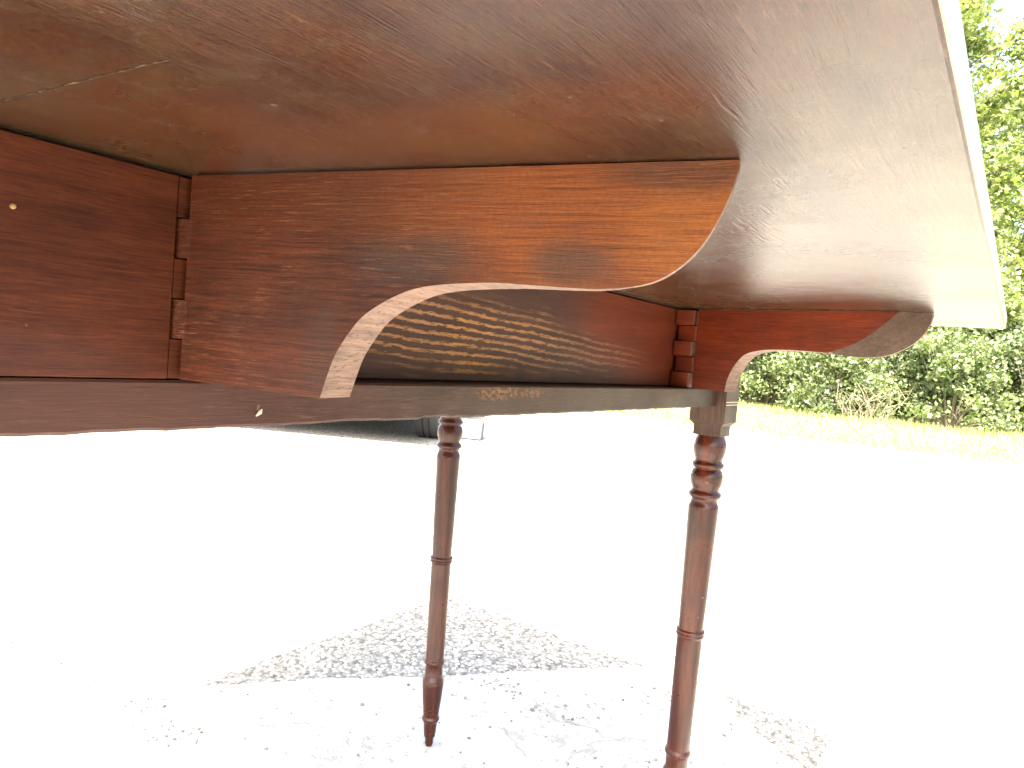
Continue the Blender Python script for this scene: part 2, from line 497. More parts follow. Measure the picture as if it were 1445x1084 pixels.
# concrete pad under the table: a corner at (-0.21, 1.28), edges square to each other, edges a little broken
cnr = Vector((-0.21, 1.275))
ea = Vector((-0.627, -0.779))
eb = Vector((0.765, -0.644))
pts = []
def broken(a, b, n, amp):
    out = []
    for i in range(n):
        t = i / n
        p = a.lerp(b, t)
        d = (b - a).normalized()
        nn = Vector((-d.y, d.x))
        out.append(p + nn * (amp * (RNG.random() - 0.5) + 0.5 * amp * math.sin(t * 31) * RNG.random()))
    return out
A = cnr
B = cnr + eb * 1.5
Cc = cnr + eb * 1.5 + ea * 2.2
D_ = cnr + ea * 2.2
pp = broken(A, B, 90, 0.010) + broken(B, Cc, 20, 0.01) + broken(Cc, D_, 20, 0.01) + broken(D_, A, 140, 0.010)
bm = bmesh.new()
add_prism(bm, [(p.x, p.y) for p in pp], 'z', -0.05, 0.0)
o = obj('concrete_pad', bm, M_SLAB, sm=0, kind='structure')

# loose stones: gravel beside the pad and grit on it
def rock_shapes(k=6):
    out = []
    for i in range(k):
        b = bmesh.new()
        bmesh.ops.create_icosphere(b, subdivisions=1, radius=1)
        co = np.array([v.co[:] for v in b.verts])
        co *= 1 + 0.28 * (RNG.random((len(co), 1)) - 0.5)
        co *= np.array([1, 0.6 + 0.4 * RNG.random(), 0.45 + 0.3 * RNG.random()])
        fa = np.array([[v.index for v in f.verts] for f in b.faces])
        out.append((co, fa))
        b.free()
    return out
ROCKS = rock_shapes()
def stones(name, pos, rad, mat, kind='stuff'):
    V, Fc, n0 = [], [], 0
    for (x, y, z), r in zip(pos, rad):
        co, fa = ROCKS[RNG.integers(len(ROCKS))]
        a = RNG.random() * 6.28
        c, s_ = math.cos(a), math.sin(a)
        p = co @ np.array([[c, s_, 0], [-s_, c, 0], [0, 0, 1]]) * r + np.array([x, y, z])
        V.append(p)
        Fc.append(fa + n0)
        n0 += len(p)
    return raw(name, np.concatenate(V), np.concatenate(Fc), mat, kind=kind)

def stone_mat(name, tones):
    s = NT(name)
    g = s.n('ShaderNodeNewGeometry')
    col = s.ramp(g.outputs['Random Per Island'], tones)
    n = s.noise(s.mapping((300, 300, 300)), 1, 3)
    col = s.mix(0.5, col, s.ramp(n, [(0.3, (0.75, 0.75, 0.75)), (0.7, (1.15, 1.15, 1.15))]), 'MULTIPLY')
    return s.done(col, 0.85)
M_STONE = stone_mat('loose_stone', [(0.0, (0.27, 0.26, 0.225)), (0.35, (0.38, 0.365, 0.315)), (0.7, (0.47, 0.455, 0.40)), (1.0, (0.60, 0.58, 0.53))])
M_GRIT = stone_mat('dark_grit', [(0.0, (0.14, 0.13, 0.11)), (0.5, (0.27, 0.25, 0.21)), (1.0, (0.42, 0.40, 0.35))])
def off_pad(x, y):
    d = Vector((x, y)) - cnr
    return d.dot(ea) < 0 or d.dot(eb) < 0 
pos, rad = [], []
while len(pos) < 20000:
    x, y = RNG.uniform(-1.9, 0.9), RNG.uniform(0.2, 2.6)
    if (x < -1.3 or y > 1.9 or x > 0.5) and RNG.random() < 0.6: continue
    if off_pad(x, y):
        r = 0.0019 + 0.0046 * RNG.random() ** 2
        pos.append((x, y, -0.012 + r * 0.25)); rad.append(r)
stones('gravel', pos, rad, M_STONE)
pos, rad = [], []
cl = [(RNG.uniform(-0.9, 0.5), RNG.uniform(0.2, 1.2)) for _ in range(34)] + [(-0.44, 0.91), (-0.43, 0.93), (-0.27, 0.93), (-0.31, 0.92), (-0.80, 0.42), (-0.82, 0.45)]
while len(pos) < 3000:
    if RNG.random() < 0.5:
        c = cl[RNG.integers(len(cl))]
        x, y = RNG.normal(c[0], 0.022), RNG.normal(c[1], 0.022)
    else:
        x, y = RNG.uniform(-1.0, 0.6), RNG.uniform(0.1, 1.25)
    if not off_pad(x, y):
        r = 0.0009 + 0.0038 * RNG.random() ** 4
        pos.append((x, y, r * 0.3)); rad.append(r)
stones('grit', pos, rad, M_GRIT)

# ------------------------------------------------------------------ lawn grass and hedge
def leaf_mat(name, a, b, c, trans=0.35):
    s = NT(name)
    g = s.n('ShaderNodeNewGeometry')
    col = s.ramp(g.outputs['Random Per Island'], [(0.0, a), (0.5, b), (1.0, c)])
    big = s.noise(s.mapping((1.4, 1.4, 1.4)), 1, 4, 0.6)
    col = s.mix(0.7, col, s.ramp(big, [(0.3, (0.7, 0.78, 0.75)), (0.7, (1.2, 1.15, 1.0))]), 'MULTIPLY')
    s.done(col, 0.45, spec=0.4)
    tr = s.n('ShaderNodeBsdfTranslucent')
    s.l(s.mix(1.0, col, (1.5, 1.7, 0.7), 'MULTIPLY'), tr.inputs['Color'])
    mx = s.n('ShaderNodeMixShader')
    mx.inputs[0].default_value = trans
    s.l(s.b.outputs[0], mx.inputs[1])
    s.l(tr.outputs[0], mx.inputs[2])
    s.l(mx.outputs[0], s.out.inputs[0])
    return s.m
M_GRASS = leaf_mat('grass_blades', (0.20, 0.23, 0.075), (0.29, 0.31, 0.12), (0.42, 0.40, 0.20), 0.3)
M_LF = [leaf_mat('shrub_leaves', (0.075, 0.098, 0.050), (0.125, 0.158, 0.077), (0.21, 0.232, 0.128)),  # hedge greens lifted and greyed to put veiling glare into the colour
        leaf_mat('dark_shrub_leaves', (0.055, 0.076, 0.042), (0.098, 0.130, 0.067), (0.175, 0.20, 0.112)),
        leaf_mat('tree_leaves', (0.10, 0.125, 0.052), (0.165, 0.19, 0.085), (0.26, 0.28, 0.145), 0.5)]
def bark_mat(name, a, b):
    s = NT(name)
    n = s.noise(s.mapping((14, 14, 3)), 1, 5, 0.65, 0.5)
    return s.done(s.ramp(n, [(0.3, a), (0.7, b)]), 0.85, n, 0.6, 0.01)
M_BARK = bark_mat('bark', (0.05, 0.04, 0.03), (0.14, 0.115, 0.085))
M_DRY = bark_mat('dry_twig', (0.10, 0.085, 0.05), (0.20, 0.17, 0.11))

def yard_edge(x):
    if x < -6: return 6.83
    return 7.55 + 0.18 * (x + 2)
n = 42000
gx = RNG.uniform(-7, 5, n)
gy = np.array([yard_edge(x) for x in gx]) - 0.25 + RNG.random(n) ** 1.4 * 6.2
gh = 0.022 + 0.04 * RNG.random(n) + 0.08 * (gy > 11.4) * RNG.random(n)
ga = RNG.random(n) * 6.28
V = np.zeros((n, 3, 3))
wv_ = 0.005 + 0.006 * RNG.random(n)
V[:, 0] = np.stack([gx - np.cos(ga) * wv_, gy - np.sin(ga) * wv_, np.full(n, -0.021)], 1)
V[:, 1] = np.stack([gx + np.cos(ga) * wv_, gy + np.sin(ga) * wv_, np.full(n, -0.021)], 1)
V[:, 2] = np.stack([gx + RNG.normal(0, 0.03, n), gy + RNG.normal(0, 0.03, n), gh - 0.02], 1)
raw('grass', V.reshape(-1, 3), np.arange(n * 3).reshape(-1, 3), M_GRASS, kind='stuff')

def leaf_quads(cent, size, flat=0.5):
    """a bent two-triangle leaf at every centre: diamond of 4 vertices"""
    n = len(cent)
    d = RNG.normal(size=(n, 3)); d /= np.linalg.norm(d, axis=1, keepdims=True)
    up = RNG.normal(size=(n, 3)) + np.array([0, 0, 1.2 * flat * 2])
    s_ = np.cross(d, up); s_ /= np.linalg.norm(s_, axis=1, keepdims=True) + 1e-9
    nn = np.cross(s_, d)
    L = (size * (0.6 + 0.8 * RNG.random(n)))[:, None]
    Wd = L * 0.33
    V = np.zeros((n, 4, 3))
    V[:, 0] = cent - d * L * 0.5
    V[:, 1] = cent + s_ * Wd + nn * L * 0.06
    V[:, 2] = cent + d * L * 0.5 - nn * L * 0.10
    V[:, 3] = cent - s_ * Wd + nn * L * 0.06
    return V.reshape(-1, 3), np.arange(n * 4).reshape(-1, 4)

def crown(clumps, radii, per, size):
    c = np.repeat(np.asarray(clumps), per, axis=0)
    r = np.repeat(np.asarray(radii), per)[:, None]
    v = RNG.normal(size=c.shape)
    v /= np.linalg.norm(v, axis=1, keepdims=True)
    rad_ = RNG.random((len(c), 1)) ** 0.45
    return leaf_quads(c + v * rad_ * r * np.array([1, 1, 0.75]), np.full(len(c), size))

def make_shrub(kind, w, h, nc, per, size, mat, seed):
    """trunks and a leafy mass round the origin, base on z = 0"""
    g = np.random.default_rng(seed)
    bm = bmesh.new()
    cl, rd = [], []
    for i in range(nc):
        a = g.random() * 6.28
        t = g.random() ** 0.55
        hh = 0.05 + 0.95 * g.random()
        prof = math.sin(min(1.0, 0.25 + hh * 0.95) * math.pi * 0.86) ** 0.6
        rr = w * 0.5 * prof * t * (0.8 + 0.4 * g.random())
        p = (math.cos(a) * rr, math.sin(a) * rr, h * hh * (0.85 + 0.25 * g.random()))
        cl.append(p)
        rd.append(w * (0.08 + 0.10 * g.random()))
        if i % 3 == 0:
            add_tube(bm, [(p[0] * 0.1, p[1] * 0.1, -0.05), (p[0] * 0.45, p[1] * 0.45, p[2] * 0.5), p], [0.03, 0.018, 0.005], 5)
    return bm, crown(cl, rd, per, size)

def make_tree(h, cw, base, nc, per, size, seed):
    g = np.random.default_rng(seed)
    bm = bmesh.new()
    top = (g.normal(0, 0.2), g.normal(0, 0.2), h * 0.93)
    add_tube(bm, [(0, 0, -0.1), (0.05, 0.03, h * 0.3), (top[0] * 0.5, top[1] * 0.5, h * 0.62), top], [0.15, 0.12, 0.075, 0.015], 9)
    cl, rd = [], []
    nl = 26
    for i in range(nl):
        t = base + (0.97 - base) * (i + g.random()) / nl
        a = i * 2.4 + g.random()
        reach = cw * 0.5 * math.sin(math.pi * min(1, 0.18 + 0.86 * (t - base) / (1 - base))) ** 0.7 * (0.7 + 0.5 * g.random())
        s0 = Vector((top[0] * t, top[1] * t, h * t * 0.9))
        e = s0 + Vector((math.cos(a) * reach, math.sin(a) * reach, reach * (0.25 + 0.3 * g.random())))
        mid = s0.lerp(e, 0.5) + Vector((0, 0, 0.12 * reach))
        add_tube(bm, [s0, mid, e], [0.045 * (1.1 - t), 0.022, 0.006], 5)
        k = max(2, int(nc / nl))
        for j in range(k):
            u = 0.25 + 0.8 * (j + g.random()) / k
            q = s0.lerp(e, min(u, 1.05)) + Vector(g.normal(0, 0.16, 3)) * (0.5 + reach * 0.4)
            cl.append(q[:]); rd.append(0.16 + 0.22 * g.random())
    return bm, crown(cl, rd, per, size)

# shrubs of the hedge, along the back of the lawn
SHR = []
for k, (w, h, nc, per, size, mi) in enumerate([(2.3, 1.75, 90, 85, 0.085, 0), (2.0, 1.5, 80, 85, 0.075, 1), (2.5, 2.1, 100, 85, 0.09, 0)]):
    bmT, (v, f) = make_shrub('shrub', w, h, nc, per, size, M_LF[mi], 100 + k)
    SHR.append((bmT, v, f, mi))
shrub_me = []
def place_plant(name, stem_name, crown_name, proto, loc, rz, sc, label, cat, group):
    r = empty(name, loc, label, cat, group, rz)
    r.scale = (sc, sc, sc)
    if isinstance(proto, dict):
        a = proto['stem'].copy(); link(a, r)
        b = proto['crown'].copy(); link(b, r)
        return proto
    bmT, v, f, mat = proto
    a = obj(stem_name, bmT, M_BARK, r, sm=60)
    b = raw(crown_name, v, f, mat, r, kind='stuff')
    return {'stem': a, 'crown': b}
protos = [(SHR[0][0], SHR[0][1], SHR[0][2], M_LF[0]), (SHR[1][0], SHR[1][1], SHR[1][2], M_LF[1]), (SHR[2][0], SHR[2][1], SHR[2][2], M_LF[0])]
hedge = [  # x, y, kind, turn, scale, label
    (-3.55, 13.4, 0, 0.3, 0.95, 'bushy green shrub showing under the ogee of the far bracket beside the leg'),
    (-2.25, 12.6, 2, 1.9, 0.72, 'sunlit yellow-green shrub under the far bracket, just left of the dry brush'),
    (-1.05, 13.7, 1, 2.2, 1.05, 'dark shaded shrub behind the dry brush, under the tip of the far bracket'),
    (-0.55, 12.9, 0, 4.0, 0.82, 'round leafy shrub just right of the dry brush, below the corner of the leaf'),
    (0.55, 13.9, 1, 5.1, 1.0, 'dense low shrub at the right edge of the picture, on the grass edge'),
    (-5.3, 13.2, 1, 0.9, 1.1, 'shrub of the hedge hidden behind the far bracket, left of the leg'),
    (-0.1, 15.2, 2, 3.3, 1.25, 'tall green shrub rising behind the leaf corner below the trees'),
    (2.3, 14.1, 0, 2.8, 1.1, 'shrub of the hedge beyond the right edge of the picture'),
    (-2.7, 15.0, 2, 5.9, 1.0, 'taller shrub at the back of the hedge behind the far bracket'),
]
for (x, y, k, rz, s_, lab) in hedge:
    protos[k] = place_plant('shrub', 'stem', 'foliage', protos[k], (x, y, -0.02), rz, s_, lab, 'shrub', 'shrubs of the hedge beyond the lawn')
TR = []
for k, (h, cw, base, nc, per, size) in enumerate([(9.5, 5.0, 0.08, 640, 56, 0.105), (8.0, 4.6, 0.06, 560, 56, 0.10)]):
    bmT, (v, f) = make_tree(h, cw, base, nc, per, size, 300 + k)
    TR.append((bmT, v, f, M_LF[2]))
trees = [
    (-1.75, 15.6, 0, 0.4, 1.0, 'tall light green tree showing beside the long edge of the leaf'),
    (1.55, 17.6, 1, 1.3, 1.05, 'leafy tree at the right edge of the picture, behind the hedge'),
    (-2.9, 18.0, 1, 3.0, 1.1, 'tree hidden behind the table leaf, left of the tall light green one'),
    (0.2, 22.0, 0, 4.4, 1.05, 'more distant tree seen in the gaps of the tall light green one'),
    (-6.5, 17.0, 0, 2.0, 0.9, 'tree hidden behind the table rail at the left of the hedge'),
]
for (x, y, k, rz, s_, lab) in trees:
    TR[k] = place_plant('tree', 'trunk', 'crown', TR[k], (x, y, -0.02), rz, s_, lab, 'tree', 'trees behind the hedge')
# dry brush in front of the hedge
bm = bmesh.new()
g = np.random.default_rng(5)
for i in range(44):
    a = g.uniform(0, 6.28); L = g.uniform(0.25, 0.85)
    dx, dy = math.cos(a) * L * 0.55, math.sin(a) * L * 0.3
    b0 = Vector((g.normal(0, 0.20), g.normal(0, 0.10), -0.03))
    e = b0 + Vector((dx, dy, L * g.uniform(0.45, 0.85)))
    mid = b0.lerp(e, 0.5) + Vector((g.normal(0, 0.06), g.normal(0, 0.05), 0.12))
    add_tube(bm, [b0, mid, e], [0.0045, 0.0035, 0.002], 5)
    if i % 2 == 0:
        e2 = mid + Vector((g.normal(0, 0.25), g.normal(0, 0.1), g.uniform(0.1, 0.35)))
        add_tube(bm, [mid, mid.lerp(e2, 0.5) + Vector((0, 0, 0.04)), e2], [0.007, 0.005, 0.003], 4)
tag(obj('dry_brush', bm, M_DRY, loc=(-1.55, 11.75, -0.02), sm=60), 'pale dry twiggy brush standing on the grass between two green shrubs', 'brush')

# ------------------------------------------------------------------ parked car and block behind the table
def paint_mat():
    s = NT('silver_paint')
    return s.done((0.42, 0.44, 0.46), 0.3, spec=0.6, coat=0.8, coat_rough=0.05)
M_PAINT = paint_mat()
M_RUB = NT('tyre_rubber'); M_RUB = M_RUB.done((0.025, 0.026, 0.026), 0.8)
M_RIM = NT('wheel_rim').done((0.35, 0.45, 0.46), 0.3)
M_GLASS = NT('car_glass').done((0.02, 0.025, 0.03), 0.06, spec=0.8)
M_UNDER = NT('underbody').done((0.03, 0.03, 0.03), 0.8)
M_LAMP = NT('rear_lamp').done((0.35, 0.02, 0.02), 0.15)
M_PLATE = NT('number_plate').done((0.6, 0.5, 0.1), 0.4)
def build_car(loc, rotz):
    """front... the end facing the table lies at y = 0 (local), the car runs to +y; x is across"""
    r = empty('parked_car', loc, 'silver parked car, only its dark underside and tyre showing below the table rail', 'car', None, rotz)
    # body: sections along y, each a rounded outline of half width w, sill z0, waist zw
    secs = [(0.00, 0.66, 0.34, 0.72), (0.05, 0.76, 0.30, 0.86), (0.30, 0.82, 0.25, 0.93), (1.0, 0.84, 0.22, 0.95), (2.2, 0.84, 0.22, 0.93),
            (3.1, 0.82, 0.23, 0.88), (3.7, 0.76, 0.26, 0.76), (3.85, 0.62, 0.32, 0.62)]
    bm = bmesh.new()
    rings = []
    for (y, w, z0, zw) in secs:
        out = [(-w * 0.9, z0), (-w * 0.98, z0 + 0.1), (-w, (z0 + zw) / 2), (-w * 0.96, zw - 0.08), (-w * 0.88, zw), (0, zw + 0.03),
               (w * 0.88, zw), (w * 0.96, zw - 0.08), (w, (z0 + zw) / 2), (w * 0.98, z0 + 0.1), (w * 0.9, z0)]
        rings.append([bm.verts.new((x, y, z)) for x, z in out])
    for a, b in zip(rings, rings[1:]):
        for i in range(len(a) - 1):
            bm.faces.new([a[i], a[i + 1], b[i + 1], b[i]])
    bm.faces.new(rings[0]); bm.faces.new(rings[-1][::-1])
    obj('body', bm, M_PAINT, r, sm=50)
    bm = bmesh.new()
    rings = []
    for (y, w, z) in ((0.12, 0.70, 0.90), (0.45, 0.58, 1.40), (1.2, 0.60, 1.47), (2.0, 0.58, 1.42), (2.75, 0.70, 0.93)):
        rings.append([bm.verts.new(p) for p in ((-w - 0.06 * (z > 1), y, 0.90), (-w, y, z), (w, y, z), (w + 0.06 * (z > 1), y, 0.90))])
    for a, b in zip(rings, rings[1:]):
        for i in range(3):
            bm.faces.new([a[i], a[i + 1], b[i + 1], b[i]])
    cab = obj('window_glass', bm, M_GLASS, r, sm=40)
    bm = bmesh.new(); add_box(bm, -0.59, 0.59, 0.50, 2.0, 1.43, 1.50)
    obj('roof', bm, M_PAINT, r, bevel=0.03)
    bm = bmesh.new(); add_box(bm, -0.74, 0.74, 0.1, 3.7, 0.20, 0.26)
    obj('underbody', bm, M_UNDER, r)
    bm = bmesh.new(); add_box(bm, -0.78, 0.78, -0.06, 0.12, 0.30, 0.52)
    obj('bumper', bm, M_PAINT, r, bevel=0.05)
    for sx in (-1, 1):
        bm = bmesh.new(); add_box(bm, sx * 0.62 - 0.09, sx * 0.62 + 0.09, -0.012, 0.06, 0.62, 0.84)
        obj('tail_lamp', bm, M_LAMP, r, bevel=0.015)
    bm = bmesh.new(); add_box(bm, -0.26, 0.26, -0.075, -0.06, 0.36, 0.47)
    obj('number_plate', bm, M_PLATE, r)
    first = None
    for sx in (-1, 1):
        for y in (0.62, 3.08):
            if first is None:
                bm = bmesh.new()
                prof = [(0.20, -0.085), (0.27, -0.09), (0.292, -0.075), (0.30, -0.04)]
                for q_ in (-0.02, 0.02):
                    prof += [(0.30, q_ - 0.006), (0.292, q_ - 0.004), (0.292, q_ + 0.004), (0.30, q_ + 0.006)]
                prof += [(0.30, 0.04), (0.292, 0.075), (0.27, 0.09), (0.20, 0.085)]
                add_lathe(bm, prof, n=40)
                for v in bm.verts:
                    v.co = Vector((v.co.z, v.co.x, v.co.y))
                first = obj('wheel', bm, M_RUB, r, sm=30)
                bm = bmesh.new(); add_lathe(bm, [(0.05, -0.10), (0.19, -0.092), (0.2, 0.092), (0.05, 0.10)], n=24)
                for v in bm.verts:
                    v.co = Vector((v.co.z, v.co.x, v.co.y))
                rim = obj('rim', bm, M_RIM, first, sm=30)
                w_ = first
            else:
                w_ = first.copy(); link(w_, r)
                q2 = rim.copy(); link(q2, w_)
            w_.location = (sx * 0.71, y, 0.29)
    return r
T = Vector((-2.88, 3.34))
ax = math.atan2(0.54, 0.84)
uu = Vector((0.84, 0.54)); nn = Vector((-0.54, 0.84))
base = T - uu * 0.71 - nn * 0.44
build_car((base.x, base.y, -0.012), ax)
s = NT('weathered_block')
M_BLOCK = s.done(s.ramp(s.noise(s.mapping((20, 20, 20)), 1, 5), [(0.3, (0.075, 0.081, 0.084)), (0.7, (0.10, 0.104, 0.107))]), 0.85, s.noise(s.mapping((80, 80, 80))), 0.4, 0.004)
bm = bmesh.new(); add_box(bm, -0.085, 0.085, -0.09, 0.09, 0, 0.13)
tag(obj('kerb_block', bm, M_BLOCK, loc=(-2.80, 3.72, -0.012), rotz=ax, bevel=0.012), 'pale grey block on the ground beside the car tyre, right of the left leg top', 'block')

# ------------------------------------------------------------------ the table
D2 = 0.6035          # distance between the hinges along the rail
H = 0.0908           # height of brackets and rail above the lower rail
tab = empty('drop_leaf_table', (0, 0, 0), 'antique dark wooden drop-leaf table with its raised leaf resting on two swung-out brackets', 'table')
Y0, Y1 = -0.135, 0.7255
WL = 0.287           # outer edge of the leaf
def z(v): return TZ + v

# leaf: a board with a slightly eased edge
def board(x0, x1, y0, y1, z0, z1, nx, ny, warp=0.0):
    bm = bmesh.new()
    add_box(bm, x0, x1, y0, y1, z0, z1)
    return bm
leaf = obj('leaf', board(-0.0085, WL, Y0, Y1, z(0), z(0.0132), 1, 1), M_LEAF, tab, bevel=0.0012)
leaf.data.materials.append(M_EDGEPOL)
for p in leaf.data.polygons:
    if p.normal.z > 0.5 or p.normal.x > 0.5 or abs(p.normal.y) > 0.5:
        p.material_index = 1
top = obj('tabletop', board(-0.648, -0.0095, Y0, Y1, z(0), z(0.0132), 1, 1), M_TOP, tab, bevel=0.0008)
# a pale scratch across the leaf near its hinge
def scratch(name, pts, w, mat, zz):
    bm = bmesh.new()
    prev = None
    for i, (x, y) in enumerate(pts):
        ww = w * (0.4 + 0.9 * RNG.random())
        cur = [bm.verts.new((x, y - ww, z(zz))), bm.verts.new((x, y, z(zz - 0.00012))), bm.verts.new((x, y + ww, z(zz)))]
        if prev:
            bm.faces.new([prev[0], prev[1], cur[1], cur[0]]); bm.faces.new([prev[1], prev[2], cur[2], cur[1]])
        prev = cur
    return obj(name, bm, mat, leaf, sm=0)
sc_pts = [(0.012 + 0.004 * i, -0.0815 + 0.0065 * (i / 28) + RNG.normal(0, 0.0003)) for i in range(29)]
s = NT('scored_wood')
nm = s.noise(s.mapping((300, 300, 300)), 1, 3, 0.6)
M_SCR = s.done(s.ramp(nm, [(0.48, (0.026, 0.016, 0.010)), (0.70, (0.11, 0.075, 0.045))]), 0.9, spec=0.1)
scratch('scratch', sc_pts, 0.0004, M_SCR, -0.00012)

t1, t2 = 0.020, 0.024
GAP = 0.0032
lev = [(-0.0020 - (H - 0.0020) * i / 5, -0.0020 - (H - 0.0020) * (i + 1) / 5) for i in range(5)]
def barrel(bm, cx, cy, r, z0, z1, a0, a1, extra):
    """half round end closed by the extra corner points (plan view)"""
    pts = [(cx + r * math.cos(a0 + (a1 - a0) * i / 12), cy + r * math.sin(a0 + (a1 - a0) * i / 12)) for i in range(13)] + extra
    add_prism(bm, pts, 'z', z0, z1)

def rounded(x0, x1, y0, y1, r):
    pts = []
    for cx, cy, a0 in ((x1 - r, y1 - r, 0), (x0 + r, y1 - r, 90), (x0 + r, y0 + r, 180), (x1 - r, y0 + r, 270)):
        for k in range(5):
            a = math.radians(a0 + k * 22.5)
            pts.append((cx + r * math.cos(a), cy + r * math.sin(a)))
    return pts
# outer rail on the near side of hinge 1 (x from -t to 0), its knuckles at levels 1, 3, 5
bm = bmesh.new(); add_box(bm, -t1, 0, Y0 + 0.045, -0.0031, z(-H), z(-0.0018))
rail1 = obj('fixed_rail', bm, M_RAIL, tab, bevel=0.0006)
for i in (0, 2, 4):
    bm = bmesh.new()
    z1_, z0_ = lev[i]
    barrel(bm, -t1 / 2, t1 / 2, t1 / 2 - 0.0003, z(z0_) + 0.0003, z(z1_) - 0.0003, 0, math.pi, [(-t1 + 0.0003, -0.0030), (-0.0002, -0.0030)])
    obj('knuckle', bm, M_RAIL, rail1)
# the other fixed end, by the far leg
bm = bmesh.new(); add_box(bm, -t2, 0, D2 + t2 + 0.0035, 0.6925, z(-H), z(-0.0026))
rail2 = obj('fixed_rail', bm, M_RAIL, tab, bevel=0.0006)
for i in (0, 2, 4):
    bm = bmesh.new()
    z1_, z0_ = lev[i]
    add_prism(bm, rounded(-0.0260, -0.0006, D2 + 0.0016, D2 + t2 + 0.0034, 0.0035), 'z', z(z0_) + 0.0004, z(z1_) - 0.0004)
    k = obj('knuckle', bm, M_BRK2, rail2, bevel=0.0003)
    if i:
        k.data.materials.append(M_EDGE)           # pale colour stands for the light showing in the open slot
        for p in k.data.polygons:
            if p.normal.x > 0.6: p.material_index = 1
# inner rail, set back behind the closed brackets
XI = -0.0262
bm = bmesh.new(); add_box(bm, XI - 0.016, XI, Y0 + 0.045, 0.690, z(-H + 0.0002), z(-0.0015))
obj('inner_rail', bm, M_INNER, tab, bevel=0.0005)
# lower rail: its front is flush with the brackets, its lower edge is worn uneven
bm = bmesh.new()
n = 150
prof = []
ys = [Y0 + 0.0445 + (0.6928 - Y0 - 0.0445) * i / n for i in range(n + 1)]
zb = []
for i, y in enumerate(ys):
    d = 0.00016 * math.sin(i * 0.61) + 0.00014 * math.sin(i * 1.7 + 1) + RNG.normal(0, 0.00010)
    if 0.085 < y < 0.13: d += 0.0010 * math.sin((y - 0.085) / 0.045 * math.pi)
    if 0.165 < y < 0.19: d += 0.0012
    zb.append(-0.1138 + d)
for yy, zz in zip(ys, zb):
    prof.append([bm.verts.new((-0.044, yy, z(zz))), bm.verts.new((-0.0012, yy, z(zz))), bm.verts.new((0.0004, yy, z(zz + 0.0015))),
                 bm.verts.new((0.0004, yy, z(-H - 0.0018))), bm.verts.new((-0.0006, yy, z(-H - 0.0006))), bm.verts.new((-0.044, yy, z(-H - 0.0006)))])
for a, b in zip(prof, prof[1:]):
    for i in range(6):
        bm.faces.new([a[i], a[(i + 1) % 6], b[(i + 1) % 6], b[i]])
bm.faces.new(prof[0]); bm.faces.new(prof[-1][::-1])
low = obj('lower_rail', bm, M_LOWER, tab, sm=30)
# a raised pale splinter on the lower rail, a pale plug in the fixed rail
bm = bmesh.new()
add_tube(bm, [(0.0004, 0.0425, z(-0.1085)), (0.0014, 0.0440, z(-0.1065)), (0.0010, 0.0452, z(-0.1050))], [0.0003, 0.0011, 0.0003], 6)
obj('splinter', bm, M_CHIP, low, sm=60)
bm = bmesh.new()
add_lathe(bm, [(0.0011, 0.0), (0.0010, 0.0006), (0.0005, 0.0010)], n=16)
for v in bm.verts: v.co = Vector((v.co.z, v.co.x - 0.0648, z(-0.0283) + v.co.y))
obj('plug', bm, M_PLUG, rail1, sm=60)

